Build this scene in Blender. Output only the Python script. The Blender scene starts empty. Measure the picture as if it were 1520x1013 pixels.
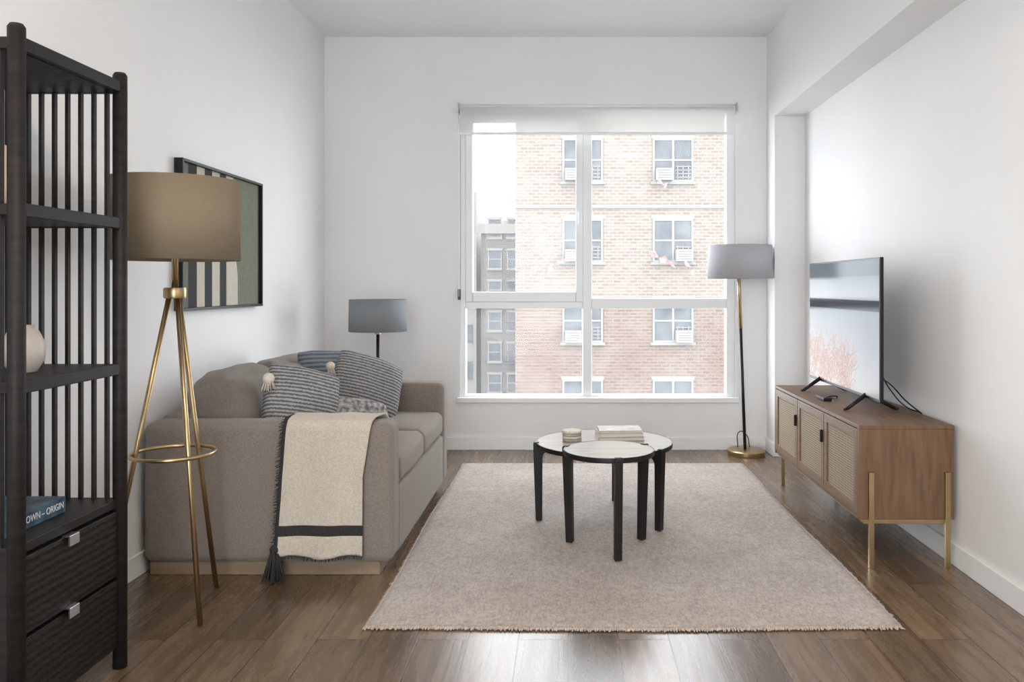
import bpy, bmesh, math, random
from mathutils import Vector, Matrix, Euler
random.seed(7)
scn = bpy.context.scene
COL = scn.collection

# ------------------------------------------------------------------ materials
def newmat(name):
    m = bpy.data.materials.new(name); m.use_nodes = True
    nt = m.node_tree
    return m, nt, nt.nodes.get('Principled BSDF'), nt.nodes.get('Material Output')

def mat(name, c, rough=0.6, metal=0.0, c2=None, nscale=8.0, bump=0.0, bscale=60.0, stretch=(1,1,1), detail=4, spec=0.5, coord='Object', sheen=0.0):
    m, nt, b, o = newmat(name)
    b.inputs['Roughness'].default_value = rough
    b.inputs['Metallic'].default_value = metal
    b.inputs['Specular IOR Level'].default_value = spec
    if sheen: b.inputs['Sheen Weight'].default_value = sheen
    if c2 is None: c2 = tuple(x*0.93 for x in c)
    tc = nt.nodes.new('ShaderNodeTexCoord')
    mp = nt.nodes.new('ShaderNodeMapping'); mp.inputs['Scale'].default_value = stretch
    nt.links.new(tc.outputs[coord], mp.inputs['Vector'])
    n = nt.nodes.new('ShaderNodeTexNoise'); n.inputs['Scale'].default_value = nscale; n.inputs['Detail'].default_value = detail
    nt.links.new(mp.outputs[0], n.inputs['Vector'])
    r = nt.nodes.new('ShaderNodeValToRGB')
    r.color_ramp.elements[0].color = (*c, 1); r.color_ramp.elements[0].position = 0.35
    r.color_ramp.elements[1].color = (*c2, 1); r.color_ramp.elements[1].position = 0.65
    nt.links.new(n.outputs['Fac'], r.inputs[0]); nt.links.new(r.outputs[0], b.inputs['Base Color'])
    if bump > 0:
        n2 = nt.nodes.new('ShaderNodeTexNoise'); n2.inputs['Scale'].default_value = bscale; n2.inputs['Detail'].default_value = 3
        nt.links.new(mp.outputs[0], n2.inputs['Vector'])
        bp = nt.nodes.new('ShaderNodeBump'); bp.inputs['Strength'].default_value = bump; bp.inputs['Distance'].default_value = 0.01
        nt.links.new(n2.outputs['Fac'], bp.inputs['Height']); nt.links.new(bp.outputs[0], b.inputs['Normal'])
    return m

M_wall = mat('wall_paint', (0.835,0.832,0.829), 0.7, c2=(0.815,0.812,0.809), nscale=2, bump=0.03, bscale=150)
M_ceil = mat('ceiling_paint', (0.83,0.83,0.85), 0.8, nscale=2, c2=(0.82,0.82,0.84))
M_trim = mat('trim_paint', (0.86,0.86,0.86), 0.4, c2=(0.84,0.84,0.84))
M_vinyl = mat('window_vinyl', (0.86,0.87,0.88), 0.35, c2=(0.85,0.86,0.87))
M_black = mat('black_satin', (0.010,0.009,0.009), 0.42, c2=(0.014,0.012,0.012), spec=0.3)
M_darkwood = mat('dark_ash', (0.011,0.009,0.0085), 0.5, c2=(0.020,0.016,0.0145), nscale=6, stretch=(1,1,12), bump=0.15, bscale=40, spec=0.25)
M_brass = mat('brushed_brass', (0.48,0.36,0.20), 0.32, 1.0, c2=(0.44,0.33,0.18), nscale=20)
M_steel = mat('brushed_steel', (0.6,0.6,0.6), 0.3, 1.0)
M_oak = mat('oak_veneer', (0.205,0.120,0.064), 0.5, c2=(0.158,0.088,0.044), nscale=5, stretch=(8,1,14), bump=0.06, bscale=30)
M_oakend = mat('oak_side', (0.185,0.105,0.055), 0.5, c2=(0.122,0.067,0.034), nscale=3.5, stretch=(14,1,1.5), bump=0.06, bscale=30)
M_oakL = mat('oak_plinth', (0.25,0.18,0.12), 0.5, c2=(0.20,0.14,0.09), nscale=5, stretch=(1,1,10))
M_sofa = mat('sofa_linen', (0.245,0.208,0.178), 0.92, c2=(0.190,0.160,0.136), nscale=180, bump=0.35, bscale=420, detail=2, sheen=0.2)
M_throw = mat('throw_cream', (0.59,0.53,0.445), 0.95, c2=(0.49,0.435,0.36), nscale=120, bump=0.4, bscale=260, sheen=0.2)
M_throwb = mat('throw_black', (0.02,0.02,0.021), 0.95, c2=(0.035,0.034,0.034), nscale=120, bump=0.4, bscale=260)
M_cream = mat('tassel_cream', (0.7,0.64,0.54), 0.95, c2=(0.6,0.54,0.45), nscale=100)
M_ceramic = mat('cream_ceramic', (0.55,0.5,0.44), 0.4, c2=(0.5,0.45,0.4))
M_terra = mat('tan_ceramic', (0.5,0.36,0.26), 0.5)
M_booktop = mat('table_book_covers', (0.50,0.45,0.39), 0.5, c2=(0.36,0.31,0.26), nscale=25)
M_paper = mat('paper', (0.70,0.66,0.60), 0.8, nscale=80, stretch=(1,1,20))
M_tabletop = mat('table_top_lacquer', (0.42,0.375,0.32), 0.26, c2=(0.37,0.325,0.275), nscale=4, stretch=(1,8,1))

def shade_mat(name, c, c2):
    m, nt, b, o = newmat(name)
    tc = nt.nodes.new('ShaderNodeTexCoord')
    n = nt.nodes.new('ShaderNodeTexNoise'); n.inputs['Scale'].default_value = 60
    mp = nt.nodes.new('ShaderNodeMapping'); mp.inputs['Scale'].default_value=(1,1,6)
    nt.links.new(tc.outputs['Object'], mp.inputs[0]); nt.links.new(mp.outputs[0], n.inputs['Vector'])
    r = nt.nodes.new('ShaderNodeValToRGB'); r.color_ramp.elements[0].color=(*c,1); r.color_ramp.elements[1].color=(*c2,1)
    nt.links.new(n.outputs['Fac'], r.inputs[0])
    nt.links.new(r.outputs[0], b.inputs['Base Color']); b.inputs['Roughness'].default_value=0.9
    t = nt.nodes.new('ShaderNodeBsdfTranslucent'); nt.links.new(r.outputs[0], t.inputs[0])
    mx = nt.nodes.new('ShaderNodeMixShader'); mx.inputs[0].default_value=0.25
    nt.links.new(b.outputs[0], mx.inputs[1]); nt.links.new(t.outputs[0], mx.inputs[2]); nt.links.new(mx.outputs[0], o.inputs[0])
    return m
M_shTan = shade_mat('shade_tan', (0.33,0.26,0.18), (0.27,0.21,0.145))
M_shGrey = shade_mat('shade_grey', (0.33,0.35,0.365), (0.25,0.27,0.285))
M_shGrey2 = shade_mat('shade_lilac_grey', (0.56,0.55,0.58), (0.48,0.47,0.50))

# floor planks
def floor_mat():
    m, nt, b, o = newmat('wood_plank_floor')
    b.inputs['Specular IOR Level'].default_value=0.9
    tc = nt.nodes.new('ShaderNodeTexCoord')
    mp = nt.nodes.new('ShaderNodeMapping'); mp.inputs['Rotation'].default_value=(0,0,math.radians(90))
    nt.links.new(tc.outputs['Object'], mp.inputs[0])
    br = nt.nodes.new('ShaderNodeTexBrick')
    br.inputs['Color1'].default_value=(0,0,0,1); br.inputs['Color2'].default_value=(1,1,1,1); br.inputs['Mortar'].default_value=(0.5,0.5,0.5,1)
    br.inputs['Scale'].default_value=1.0; br.inputs['Brick Width'].default_value=1.25; br.inputs['Row Height'].default_value=0.155
    br.inputs['Mortar Size'].default_value=0.0016; br.inputs['Mortar Smooth'].default_value=0.3
    br.offset=0.37; br.offset_frequency=2
    nt.links.new(mp.outputs[0], br.inputs['Vector'])
    mp2 = nt.nodes.new('ShaderNodeMapping'); mp2.inputs['Scale'].default_value=(18,1.3,1)
    nt.links.new(tc.outputs['Object'], mp2.inputs[0])
    add = nt.nodes.new('ShaderNodeVectorMath'); add.operation='MULTIPLY_ADD'
    add.inputs[1].default_value=(7,13,0)
    nt.links.new(br.outputs['Color'], add.inputs[0]); nt.links.new(mp2.outputs[0], add.inputs[2])
    n = nt.nodes.new('ShaderNodeTexNoise'); n.inputs['Scale'].default_value=1.6; n.inputs['Detail'].default_value=8; n.inputs['Roughness'].default_value=0.6
    n.inputs['Distortion'].default_value=0.5
    nt.links.new(add.outputs[0], n.inputs['Vector'])
    r = nt.nodes.new('ShaderNodeValToRGB')
    e = r.color_ramp.elements
    e[0].position=0.22; e[0].color=(0.078,0.050,0.030,1)
    e[1].position=0.80; e[1].color=(0.245,0.170,0.108,1)
    em = e.new(0.5); em.color=(0.148,0.097,0.059,1)
    nt.links.new(n.outputs['Fac'], r.inputs[0])
    r2 = nt.nodes.new('ShaderNodeValToRGB'); r2.color_ramp.elements[0].color=(0.60,0.58,0.57,1); r2.color_ramp.elements[1].color=(1.12,1.09,1.06,1)
    nt.links.new(br.outputs['Color'], r2.inputs[0])
    mx = nt.nodes.new('ShaderNodeMix'); mx.data_type='RGBA'; mx.blend_type='MULTIPLY'; mx.inputs[0].default_value=1
    nt.links.new(r.outputs[0], mx.inputs[6]); nt.links.new(r2.outputs[0], mx.inputs[7])
    mx2 = nt.nodes.new('ShaderNodeMix'); mx2.data_type='RGBA'
    nt.links.new(br.outputs['Fac'], mx2.inputs[0]); nt.links.new(mx.outputs[2], mx2.inputs[6]); mx2.inputs[7].default_value=(0.025,0.016,0.009,1)
    nt.links.new(mx2.outputs[2], b.inputs['Base Color'])
    rr = nt.nodes.new('ShaderNodeMapRange'); rr.inputs['To Min'].default_value=0.20; rr.inputs['To Max'].default_value=0.34
    nt.links.new(n.outputs['Fac'], rr.inputs[0]); nt.links.new(rr.outputs[0], b.inputs['Roughness'])
    bp = nt.nodes.new('ShaderNodeBump'); bp.inputs['Strength'].default_value=0.2; bp.inputs['Distance'].default_value=0.003
    sb = nt.nodes.new('ShaderNodeMath'); sb.operation='SUBTRACT'
    nt.links.new(n.outputs['Fac'], sb.inputs[0]); nt.links.new(br.outputs['Fac'], sb.inputs[1])
    nt.links.new(sb.outputs[0], bp.inputs['Height']); nt.links.new(bp.outputs[0], b.inputs['Normal'])
    return m
M_floor = floor_mat()

def rug_mat():
    m, nt, b, o = newmat('distressed_rug')
    b.inputs['Roughness'].default_value=0.97; b.inputs['Sheen Weight'].default_value=0.2; b.inputs['Specular IOR Level'].default_value=0.1
    tc = nt.nodes.new('ShaderNodeTexCoord')
    def noise(sc,det,ro,st=(1,1,1)):
        mp = nt.nodes.new('ShaderNodeMapping'); mp.inputs['Scale'].default_value=st
        nt.links.new(tc.outputs['Object'], mp.inputs[0])
        n = nt.nodes.new('ShaderNodeTexNoise'); n.inputs['Scale'].default_value=sc; n.inputs['Detail'].default_value=det; n.inputs['Roughness'].default_value=ro
        nt.links.new(mp.outputs[0], n.inputs['Vector']); return n
    def ramp(n,p0,c0,p1,c1):
        r = nt.nodes.new('ShaderNodeValToRGB'); e=r.color_ramp.elements
        e[0].position=p0; e[0].color=(*c0,1); e[1].position=p1; e[1].color=(*c1,1)
        nt.links.new(n.outputs['Fac'], r.inputs[0]); return r
    def mul(a,b_):
        mx = nt.nodes.new('ShaderNodeMix'); mx.data_type='RGBA'; mx.blend_type='MULTIPLY'; mx.inputs[0].default_value=1
        nt.links.new(a, mx.inputs[6]); nt.links.new(b_, mx.inputs[7]); return mx.outputs[2]
    r1=ramp(noise(2.0,14,.82),.36,(0.37,0.315,0.278),.60,(0.47,0.418,0.378))
    r2=ramp(noise(45,10,.8),.40,(0.78,0.755,0.745),.54,(1,1,1))
    r3=ramp(noise(140,4,.7,(1,.3,1)),.40,(0.80,0.79,0.79),.56,(1.04,1.04,1.04))
    nt.links.new(mul(mul(r1.outputs[0],r2.outputs[0]),r3.outputs[0]), b.inputs['Base Color'])
    n3 = nt.nodes.new('ShaderNodeTexNoise'); n3.inputs['Scale'].default_value=260
    nt.links.new(tc.outputs['Object'], n3.inputs['Vector'])
    bp = nt.nodes.new('ShaderNodeBump'); bp.inputs['Strength'].default_value=0.4; bp.inputs['Distance'].default_value=0.004
    nt.links.new(n3.outputs['Fac'], bp.inputs['Height']); nt.links.new(bp.outputs[0], b.inputs['Normal'])
    return m
M_rug = rug_mat()
M_fringe = mat('rug_fringe', (0.55,0.47,0.40), 0.95, c2=(0.36,0.29,0.25), nscale=90)

def stripe_mat(name, c1, c2, scale, axis='Z', dist=1.0, bump=0.6, dscale=6):
    m, nt, b, o = newmat(name)
    b.inputs['Roughness'].default_value=0.95; b.inputs['Specular IOR Level'].default_value=0.2
    tc = nt.nodes.new('ShaderNodeTexCoord')
    w = nt.nodes.new('ShaderNodeTexWave'); w.bands_direction=axis; w.inputs['Scale'].default_value=scale
    w.inputs['Distortion'].default_value=dist; w.inputs['Detail'].default_value=3; w.inputs['Detail Scale'].default_value=dscale
    nt.links.new(tc.outputs['Object'], w.inputs['Vector'])
    r = nt.nodes.new('ShaderNodeValToRGB'); e=r.color_ramp.elements
    e[0].position=0.35; e[0].color=(*c1,1); e[1].position=0.6; e[1].color=(*c2,1)
    nt.links.new(w.outputs['Fac'], r.inputs[0]); nt.links.new(r.outputs[0], b.inputs['Base Color'])
    bp = nt.nodes.new('ShaderNodeBump'); bp.inputs['Strength'].default_value=bump; bp.inputs['Distance'].default_value=0.006
    nt.links.new(w.outputs['Fac'], bp.inputs['Height']); nt.links.new(bp.outputs[0], b.inputs['Normal'])
    return m
M_pstripe = stripe_mat('pillow_stripes', (0.12,0.125,0.135), (0.37,0.365,0.355), 20, 'Z', 2.2)
M_pblue = stripe_mat('pillow_blue', (0.10,0.12,0.14), (0.20,0.225,0.25), 14)
M_pdots = mat('pillow_speckle', (0.10,0.10,0.115), 0.95, c2=(0.42,0.40,0.38), nscale=55, bump=0.4, bscale=60)
M_drawer = stripe_mat('drawer_ripple', (0.009,0.0075,0.007), (0.017,0.0135,0.012), 16, 'Z', 3.0, 0.22, 2.2)
M_drawer.node_tree.nodes['Principled BSDF'].inputs['Roughness'].default_value=0.42

def cane_mat():
    m, nt, b, o = newmat('cane_weave')
    b.inputs['Roughness'].default_value=0.7
    tc = nt.nodes.new('ShaderNodeTexCoord')
    outs=[]
    for ax in ('Y','Z'):
        w = nt.nodes.new('ShaderNodeTexWave'); w.bands_direction=ax; w.inputs['Scale'].default_value=30
        nt.links.new(tc.outputs['Object'], w.inputs['Vector']); outs.append(w)
    mu = nt.nodes.new('ShaderNodeMath'); mu.operation='MULTIPLY'
    nt.links.new(outs[0].outputs['Fac'], mu.inputs[0]); nt.links.new(outs[1].outputs['Fac'], mu.inputs[1])
    r = nt.nodes.new('ShaderNodeValToRGB'); e=r.color_ramp.elements
    e[0].position=0.15; e[0].color=(0.36,0.28,0.18,1); e[1].position=0.6; e[1].color=(0.09,0.06,0.035,1)
    nt.links.new(mu.outputs[0], r.inputs[0]); nt.links.new(r.outputs[0], b.inputs['Base Color'])
    bp = nt.nodes.new('ShaderNodeBump'); bp.invert=True; bp.inputs['Strength'].default_value=0.5; bp.inputs['Distance'].default_value=0.004
    nt.links.new(mu.outputs[0], bp.inputs['Height']); nt.links.new(bp.outputs[0], b.inputs['Normal'])
    return m
M_cane = cane_mat()

def glass_mat():
    m, nt, b, o = newmat('window_glass')
    nt.nodes.remove(b)
    t = nt.nodes.new('ShaderNodeBsdfTransparent')
    g = nt.nodes.new('ShaderNodeBsdfGlossy'); g.inputs['Roughness'].default_value=0.03
    h = nt.nodes.new('ShaderNodeBsdfTranslucent'); h.inputs[0].default_value=(1,1,1,1)
    tc = nt.nodes.new('ShaderNodeTexCoord'); n = nt.nodes.new('ShaderNodeTexNoise'); n.inputs['Scale'].default_value=2.0
    nt.links.new(tc.outputs['Object'], n.inputs['Vector'])
    mr = nt.nodes.new('ShaderNodeMapRange'); mr.inputs['To Min'].default_value=0.010; mr.inputs['To Max'].default_value=0.035
    nt.links.new(n.outputs['Fac'], mr.inputs[0])
    m1 = nt.nodes.new('ShaderNodeMixShader'); nt.links.new(mr.outputs[0], m1.inputs[0])
    nt.links.new(t.outputs[0], m1.inputs[1]); nt.links.new(h.outputs[0], m1.inputs[2])
    m2 = nt.nodes.new('ShaderNodeMixShader'); m2.inputs[0].default_value=0.006
    nt.links.new(m1.outputs[0], m2.inputs[1]); nt.links.new(g.outputs[0], m2.inputs[2])
    nt.links.new(m2.outputs[0], o.inputs[0])
    return m
M_glass = glass_mat()
def blind_mat():
    m, nt, b, o = newmat('blind_fabric')
    b.inputs['Base Color'].default_value=(0.8,0.8,0.78,1); b.inputs['Roughness'].default_value=0.9
    t = nt.nodes.new('ShaderNodeBsdfTransparent'); t.inputs[0].default_value=(1,1,1,1)
    tr = nt.nodes.new('ShaderNodeBsdfTranslucent')
    tc = nt.nodes.new('ShaderNodeTexCoord'); n = nt.nodes.new('ShaderNodeTexNoise'); n.inputs['Scale'].default_value=300
    nt.links.new(tc.outputs['Object'], n.inputs['Vector'])
    r = nt.nodes.new('ShaderNodeValToRGB'); r.color_ramp.elements[0].color=(0.60,0.60,0.58,1); r.color_ramp.elements[1].color=(0.68,0.68,0.66,1)
    nt.links.new(n.outputs['Fac'], r.inputs[0]); nt.links.new(r.outputs[0], tr.inputs[0])
    m1 = nt.nodes.new('ShaderNodeMixShader'); m1.inputs[0].default_value=0.30
    nt.links.new(b.outputs[0], m1.inputs[1]); nt.links.new(tr.outputs[0], m1.inputs[2])
    m2 = nt.nodes.new('ShaderNodeMixShader'); m2.inputs[0].default_value=0.42
    nt.links.new(m1.outputs[0], m2.inputs[1]); nt.links.new(t.outputs[0], m2.inputs[2])
    nt.links.new(m2.outputs[0], o.inputs[0])
    return m
M_blind = blind_mat()

def brick_mat(name, c1, c2, mortar, lowred=True):
    m, nt, b, o = newmat(name)
    b.inputs['Roughness'].default_value=0.9; b.inputs['Specular IOR Level'].default_value=0.1
    tc = nt.nodes.new('ShaderNodeTexCoord'); sp = nt.nodes.new('ShaderNodeSeparateXYZ'); cb = nt.nodes.new('ShaderNodeCombineXYZ')
    nt.links.new(tc.outputs['Object'], sp.inputs[0])
    ad = nt.nodes.new('ShaderNodeMath'); ad.operation='ADD'
    nt.links.new(sp.outputs[0], ad.inputs[0]); nt.links.new(sp.outputs[1], ad.inputs[1])
    nt.links.new(ad.outputs[0], cb.inputs[0]); nt.links.new(sp.outputs[2], cb.inputs[1])
    br = nt.nodes.new('ShaderNodeTexBrick'); br.inputs['Scale'].default_value=1.0
    br.inputs['Brick Width'].default_value=0.30; br.inputs['Row Height'].default_value=0.12; br.inputs['Mortar Size'].default_value=0.018
    br.inputs['Color1'].default_value=(*c1,1); br.inputs['Color2'].default_value=(*c2,1); br.inputs['Mortar'].default_value=(*mortar,1)
    nt.links.new(cb.outputs[0], br.inputs['Vector'])
    if lowred:
        mr = nt.nodes.new('ShaderNodeMapRange'); mr.inputs['From Min'].default_value=0.9; mr.inputs['From Max'].default_value=-0.4
        nt.links.new(sp.outputs[2], mr.inputs[0])
        n = nt.nodes.new('ShaderNodeTexNoise'); n.inputs['Scale'].default_value=0.6; nt.links.new(tc.outputs['Object'], n.inputs['Vector'])
        mu = nt.nodes.new('ShaderNodeMath'); mu.operation='MULTIPLY'; nt.links.new(mr.outputs[0], mu.inputs[0]); nt.links.new(n.outputs['Fac'], mu.inputs[1])
        mx = nt.nodes.new('ShaderNodeMix'); mx.data_type='RGBA'; mx.blend_type='MULTIPLY'
        nt.links.new(mu.outputs[0], mx.inputs[0]); nt.links.new(br.outputs['Color'], mx.inputs[6]); mx.inputs[7].default_value=(0.62,0.42,0.38,1)
        nt.links.new(mx.outputs[2], b.inputs['Base Color'])
    else:
        nt.links.new(br.outputs['Color'], b.inputs['Base Color'])
    return m
M_brick = brick_mat('facade_brick', (0.128,0.105,0.088), (0.100,0.077,0.062), (0.150,0.134,0.119))
M_brick2 = brick_mat('grey_facade', (0.082,0.076,0.071), (0.071,0.064,0.060), (0.095,0.088,0.084), False)
M_stone = mat('stone_trim', (0.138,0.130,0.119), 0.9)
M_extglass = mat('exterior_glass', (0.040,0.044,0.050), 0.4, c2=(0.07,0.075,0.08), nscale=1.5, spec=0.15)
M_extframe = mat('exterior_frame', (0.13,0.13,0.13), 0.6)
M_ac = mat('ac_unit_metal', (0.17,0.17,0.168), 0.6)
M_acd = mat('ac_unit_louvre', (0.06,0.06,0.06), 0.6)
M_iron = mat('fire_escape_iron', (0.03,0.03,0.032), 0.6)
M_ground = mat('street_asphalt', (0.05,0.05,0.05), 0.9, c2=(0.07,0.07,0.07))
M_cloth = mat('laundry_cloth', (0.12,0.045,0.03), 0.9, c2=(0.17,0.17,0.17), nscale=5)

# ------------------------------------------------------------------ geometry helpers
def group(name, loc):
    e = bpy.data.objects.new(name, None); e.empty_display_size=0.1; e.location=loc; COL.objects.link(e); return e
def add(name, me, mats, parent=None, smooth=False, loc=None, rot=None):
    ob = bpy.data.objects.new(name, me); COL.objects.link(ob)
    for mm in (mats if isinstance(mats,(list,tuple)) else [mats]): me.materials.append(mm)
    if smooth:
        for p in me.polygons: p.use_smooth=True
    if loc is not None: ob.location=loc
    if rot is not None: ob.rotation_euler=rot
    if parent:
        ob.parent=parent; ob.matrix_parent_inverse=Matrix.Translation(-Vector(parent.location))
    return ob
def frombm(name, bm, mats, parent=None, smooth=False, loc=None, rot=None):
    me = bpy.data.meshes.new(name); bmesh.ops.recalc_face_normals(bm, faces=bm.faces[:]); bm.to_mesh(me); bm.free()
    return add(name, me, mats, parent, smooth, loc, rot)
def bmbox(bm, b):
    x0,x1,y0,y1,z0,z1=b
    vs=[bm.verts.new((x,y,z)) for x in (x0,x1) for y in (y0,y1) for z in (z0,z1)]
    for f in ((0,1,3,2),(4,6,7,5),(0,4,5,1),(2,3,7,6),(0,2,6,4),(1,5,7,3)): bm.faces.new([vs[i] for i in f])
def boxes(name, lst, m, parent=None, bevel=0.0, seg=2, loc=None, rot=None):
    bm=bmesh.new()
    for b in lst: bmbox(bm,b)
    ob=frombm(name,bm,m,parent,False,loc,rot)
    if bevel>0:
        md=ob.modifiers.new('bevel','BEVEL'); md.width=bevel; md.segments=seg; md.limit_method='ANGLE'
        for p in ob.data.polygons: p.use_smooth=True
        md.harden_normals=True
    return ob
def bmcyl(bm,p0,p1,r0,r1,seg=24,caps=True):
    p0=Vector(p0);p1=Vector(p1);d=(p1-p0).normalized()
    a=d.orthogonal().normalized(); b=d.cross(a)
    R=[[],[]]
    for i in range(seg):
        t=2*math.pi*i/seg; v=a*math.cos(t)+b*math.sin(t)
        R[0].append(bm.verts.new(p0+v*r0)); R[1].append(bm.verts.new(p1+v*r1))
    for i in range(seg):
        j=(i+1)%seg; f=bm.faces.new((R[0][i],R[0][j],R[1][j],R[1][i])); f.smooth=True
    if caps:
        bm.faces.new(R[0][::-1]); bm.faces.new(R[1])
def cyls(name,lst,m,parent=None,seg=24):
    bm=bmesh.new()
    for c in lst: bmcyl(bm,*c,seg=seg)
    return frombm(name,bm,m,parent)
def lathe(name,prof,c,m,parent=None,seg=64,solid=0):
    bm=bmesh.new(); rings=[]
    for r,z in prof:
        if r<1e-5: rings.append([bm.verts.new((c[0],c[1],c[2]+z))])
        else: rings.append([bm.verts.new((c[0]+r*math.cos(2*math.pi*i/seg),c[1]+r*math.sin(2*math.pi*i/seg),c[2]+z)) for i in range(seg)])
    for a,b in zip(rings[:-1],rings[1:]):
        for i in range(seg):
            j=(i+1)%seg
            if len(a)==1 and len(b)==1: continue
            if len(a)==1: f=bm.faces.new((a[0],b[j],b[i]))
            elif len(b)==1: f=bm.faces.new((a[i],a[j],b[0]))
            else: f=bm.faces.new((a[i],a[j],b[j],b[i]))
            f.smooth=True
    ob=frombm(name,bm,m,parent)
    if solid:
        md=ob.modifiers.new('solid','SOLIDIFY'); md.thickness=solid; md.offset=0
    else:
        es=ob.modifiers.new('es','EDGE_SPLIT'); es.split_angle=math.radians(40)
    return ob
def curve(name,pts,r,m,parent=None,cyclic=False,radii=None):
    cu=bpy.data.curves.new(name,'CURVE'); cu.dimensions='3D'; cu.bevel_depth=r; cu.bevel_resolution=3; cu.resolution_u=8
    s=cu.splines.new('BEZIER'); s.bezier_points.add(len(pts)-1)
    for i,p in enumerate(pts):
        bp=s.bezier_points[i]; bp.co=p; bp.handle_left_type='AUTO'; bp.handle_right_type='AUTO'
        if radii: bp.radius=radii[i]
    s.use_cyclic_u=cyclic; cu.use_fill_caps=True
    ob=bpy.data.objects.new(name,cu); COL.objects.link(ob); cu.materials.append(m)
    if parent: ob.parent=parent; ob.matrix_parent_inverse=Matrix.Translation(-Vector(parent.location))
    return ob
from mathutils import noise as mnoise
def softbox(name,dims,r,bulge,m,parent=None,loc=(0,0,0),rot=(0,0,0),wrinkle=0.0,seedv=0):
    hx,hy,hz=[d/2 for d in dims]
    def params(h):
        n=10; inner=[-(h-r)+2*(h-r)*i/n for i in range(n+1)]
        band=[h-r+r*k/4 for k in range(1,5)]
        return [-b for b in band[::-1]]+inner+band
    bm=bmesh.new(); cache={}
    P=[params(hx),params(hy),params(hz)]; H=(hx,hy,hz)
    def vert(p):
        key=tuple(round(v,6) for v in p)
        if key in cache: return cache[key]
        q=[max(-(H[i]-r),min(H[i]-r,p[i])) for i in range(3)]
        d=Vector([p[i]-q[i] for i in range(3)])
        if d.length>1e-9: d=d.normalized()*r
        pos=Vector(q)+d
        u=[p[i]/H[i] for i in range(3)]
        for i in range(3):
            o=[j for j in range(3) if j!=i]
            pos[i]+=bulge[i]*u[i]*(1-u[o[0]]**4)*(1-u[o[1]]**4)
        if wrinkle:
            nv=mnoise.noise_vector(pos*7+Vector((seedv,seedv*2,0)))+0.5*mnoise.noise_vector(pos*17+Vector((seedv,0,3)))
            pos+=nv*wrinkle
        v=bm.verts.new(pos); cache[key]=v; return v
    for ax in range(3):
        o=[j for j in range(3) if j!=ax]
        for s in (-1,1):
            A,B=P[o[0]],P[o[1]]
            for i in range(len(A)-1):
                for j in range(len(B)-1):
                    qs=[]
                    for (a,b) in ((A[i],B[j]),(A[i+1],B[j]),(A[i+1],B[j+1]),(A[i],B[j+1])):
                        p=[0,0,0]; p[ax]=s*H[ax]; p[o[0]]=a; p[o[1]]=b; qs.append(vert(p))
                    try: bm.faces.new(qs)
                    except ValueError: pass
    return frombm(name,bm,m,parent,True,loc,rot)
def pillow(name,w,h,t,m,parent,loc,rot,seedv=0):
    bm=bmesh.new(); n=30; g={}
    def sq(u,v):
        k=1-0.10*(u*u*v*v)
        return u*k,v*k
    for s in (-1,1):
        for i in range(n+1):
            for j in range(n+1):
                u=math.sin((-1+2*i/n)*math.pi/2); v=math.sin((-1+2*j/n)*math.pi/2)
                edge=(i in(0,n) or j in(0,n))
                if edge and (i,j,-s) in g: g[(i,j,s)]=g[(i,j,-s)]; continue
                uu,vv=sq(u,v)
                px=uu*(w/2)*(1-0.05*(1-v*v)*abs(u)**3); pz=vv*(h/2)*(1-0.05*(1-u*u)*abs(v)**3)
                y=s*t/2*(max(0,(1-u**2))*max(0,(1-v**2)))**0.36
                p=Vector((px,y,pz)); 
                nv=mnoise.noise_vector(p*9+Vector((seedv,0,seedv*3)))
                p+=nv*0.008*(1 if not edge else 0.6)
                g[(i,j,s)]=bm.verts.new(p)
    for s in (-1,1):
        for i in range(n):
            for j in range(n):
                q=[g[(i,j,s)],g[(i+1,j,s)],g[(i+1,j+1,s)],g[(i,j+1,s)]]
                bm.faces.new(q if s<0 else q[::-1])
    return frombm(name,bm,m,parent,True,loc,rot)

# ------------------------------------------------------------------ room shell
XL,XR,XC,YB,ZC,ZS,YC=-1.624,1.513,1.319,5.4,2.75,2.18,5.19
Y0=-1.6
boxes('floor',[(XL-0.2,XR+0.2,Y0-.15,YB+0.22,-0.15,0)],M_floor)
boxes('ceiling',[(XL-0.2,XR+0.2,Y0-.15,YB+0.22,ZC,ZC+0.15)],M_ceil)
boxes('wall_left',[(XL-0.2,XL,Y0-.15,YB+0.22,0,ZC)],M_wall)
boxes('wall_right',[(XR,XR+0.2,Y0-.15,YB+0.22,0,ZC)],M_wall)
WX0,WX1,WZ0,WZ1=-0.722,1.112,0.345,2.29
boxes('wall_back',[(XL,WX0,YB,YB+0.22,0,ZC),(WX1,XR,YB,YB+0.22,0,ZC),(WX0,WX1,YB,YB+0.22,0,WZ0),(WX0,WX1,YB,YB+0.22,WZ1,ZC)],M_wall)
OX0,OX1,OZ1=-1.30,0.35,2.2
boxes('unseen_wall_front',[(XL,OX0,Y0-.15,Y0,0,ZC),(OX1,XR,Y0-.15,Y0,0,ZC),(OX0,OX1,Y0-.15,Y0,OZ1,ZC)],M_wall)  # out-of-view wall, added with its opening to cut the sky fill
boxes('ceiling_soffit',[(XC,XR,Y0,YB,ZS,ZC)],M_wall)
boxes('wall_column',[(XC,XR,YC,YB,0,ZS)],M_wall)
boxes('baseboard_left',[(XL,XL+0.014,Y0,YB,0,0.085)],M_trim,bevel=0.003)
boxes('baseboard_right',[(XR-0.014,XR,Y0,YC,0,0.085)],M_trim,bevel=0.003)
boxes('baseboard_back',[(XL+0.014,XC,YB-0.014,YB,0,0.085)],M_trim,bevel=0.003)
boxes('baseboard_column',[(XC-0.014,XC,YC-0.014,YB-0.014,0,0.085),(XC,XR-0.014,YC-0.014,YC,0,0.085)],M_trim,bevel=0.003)

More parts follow.
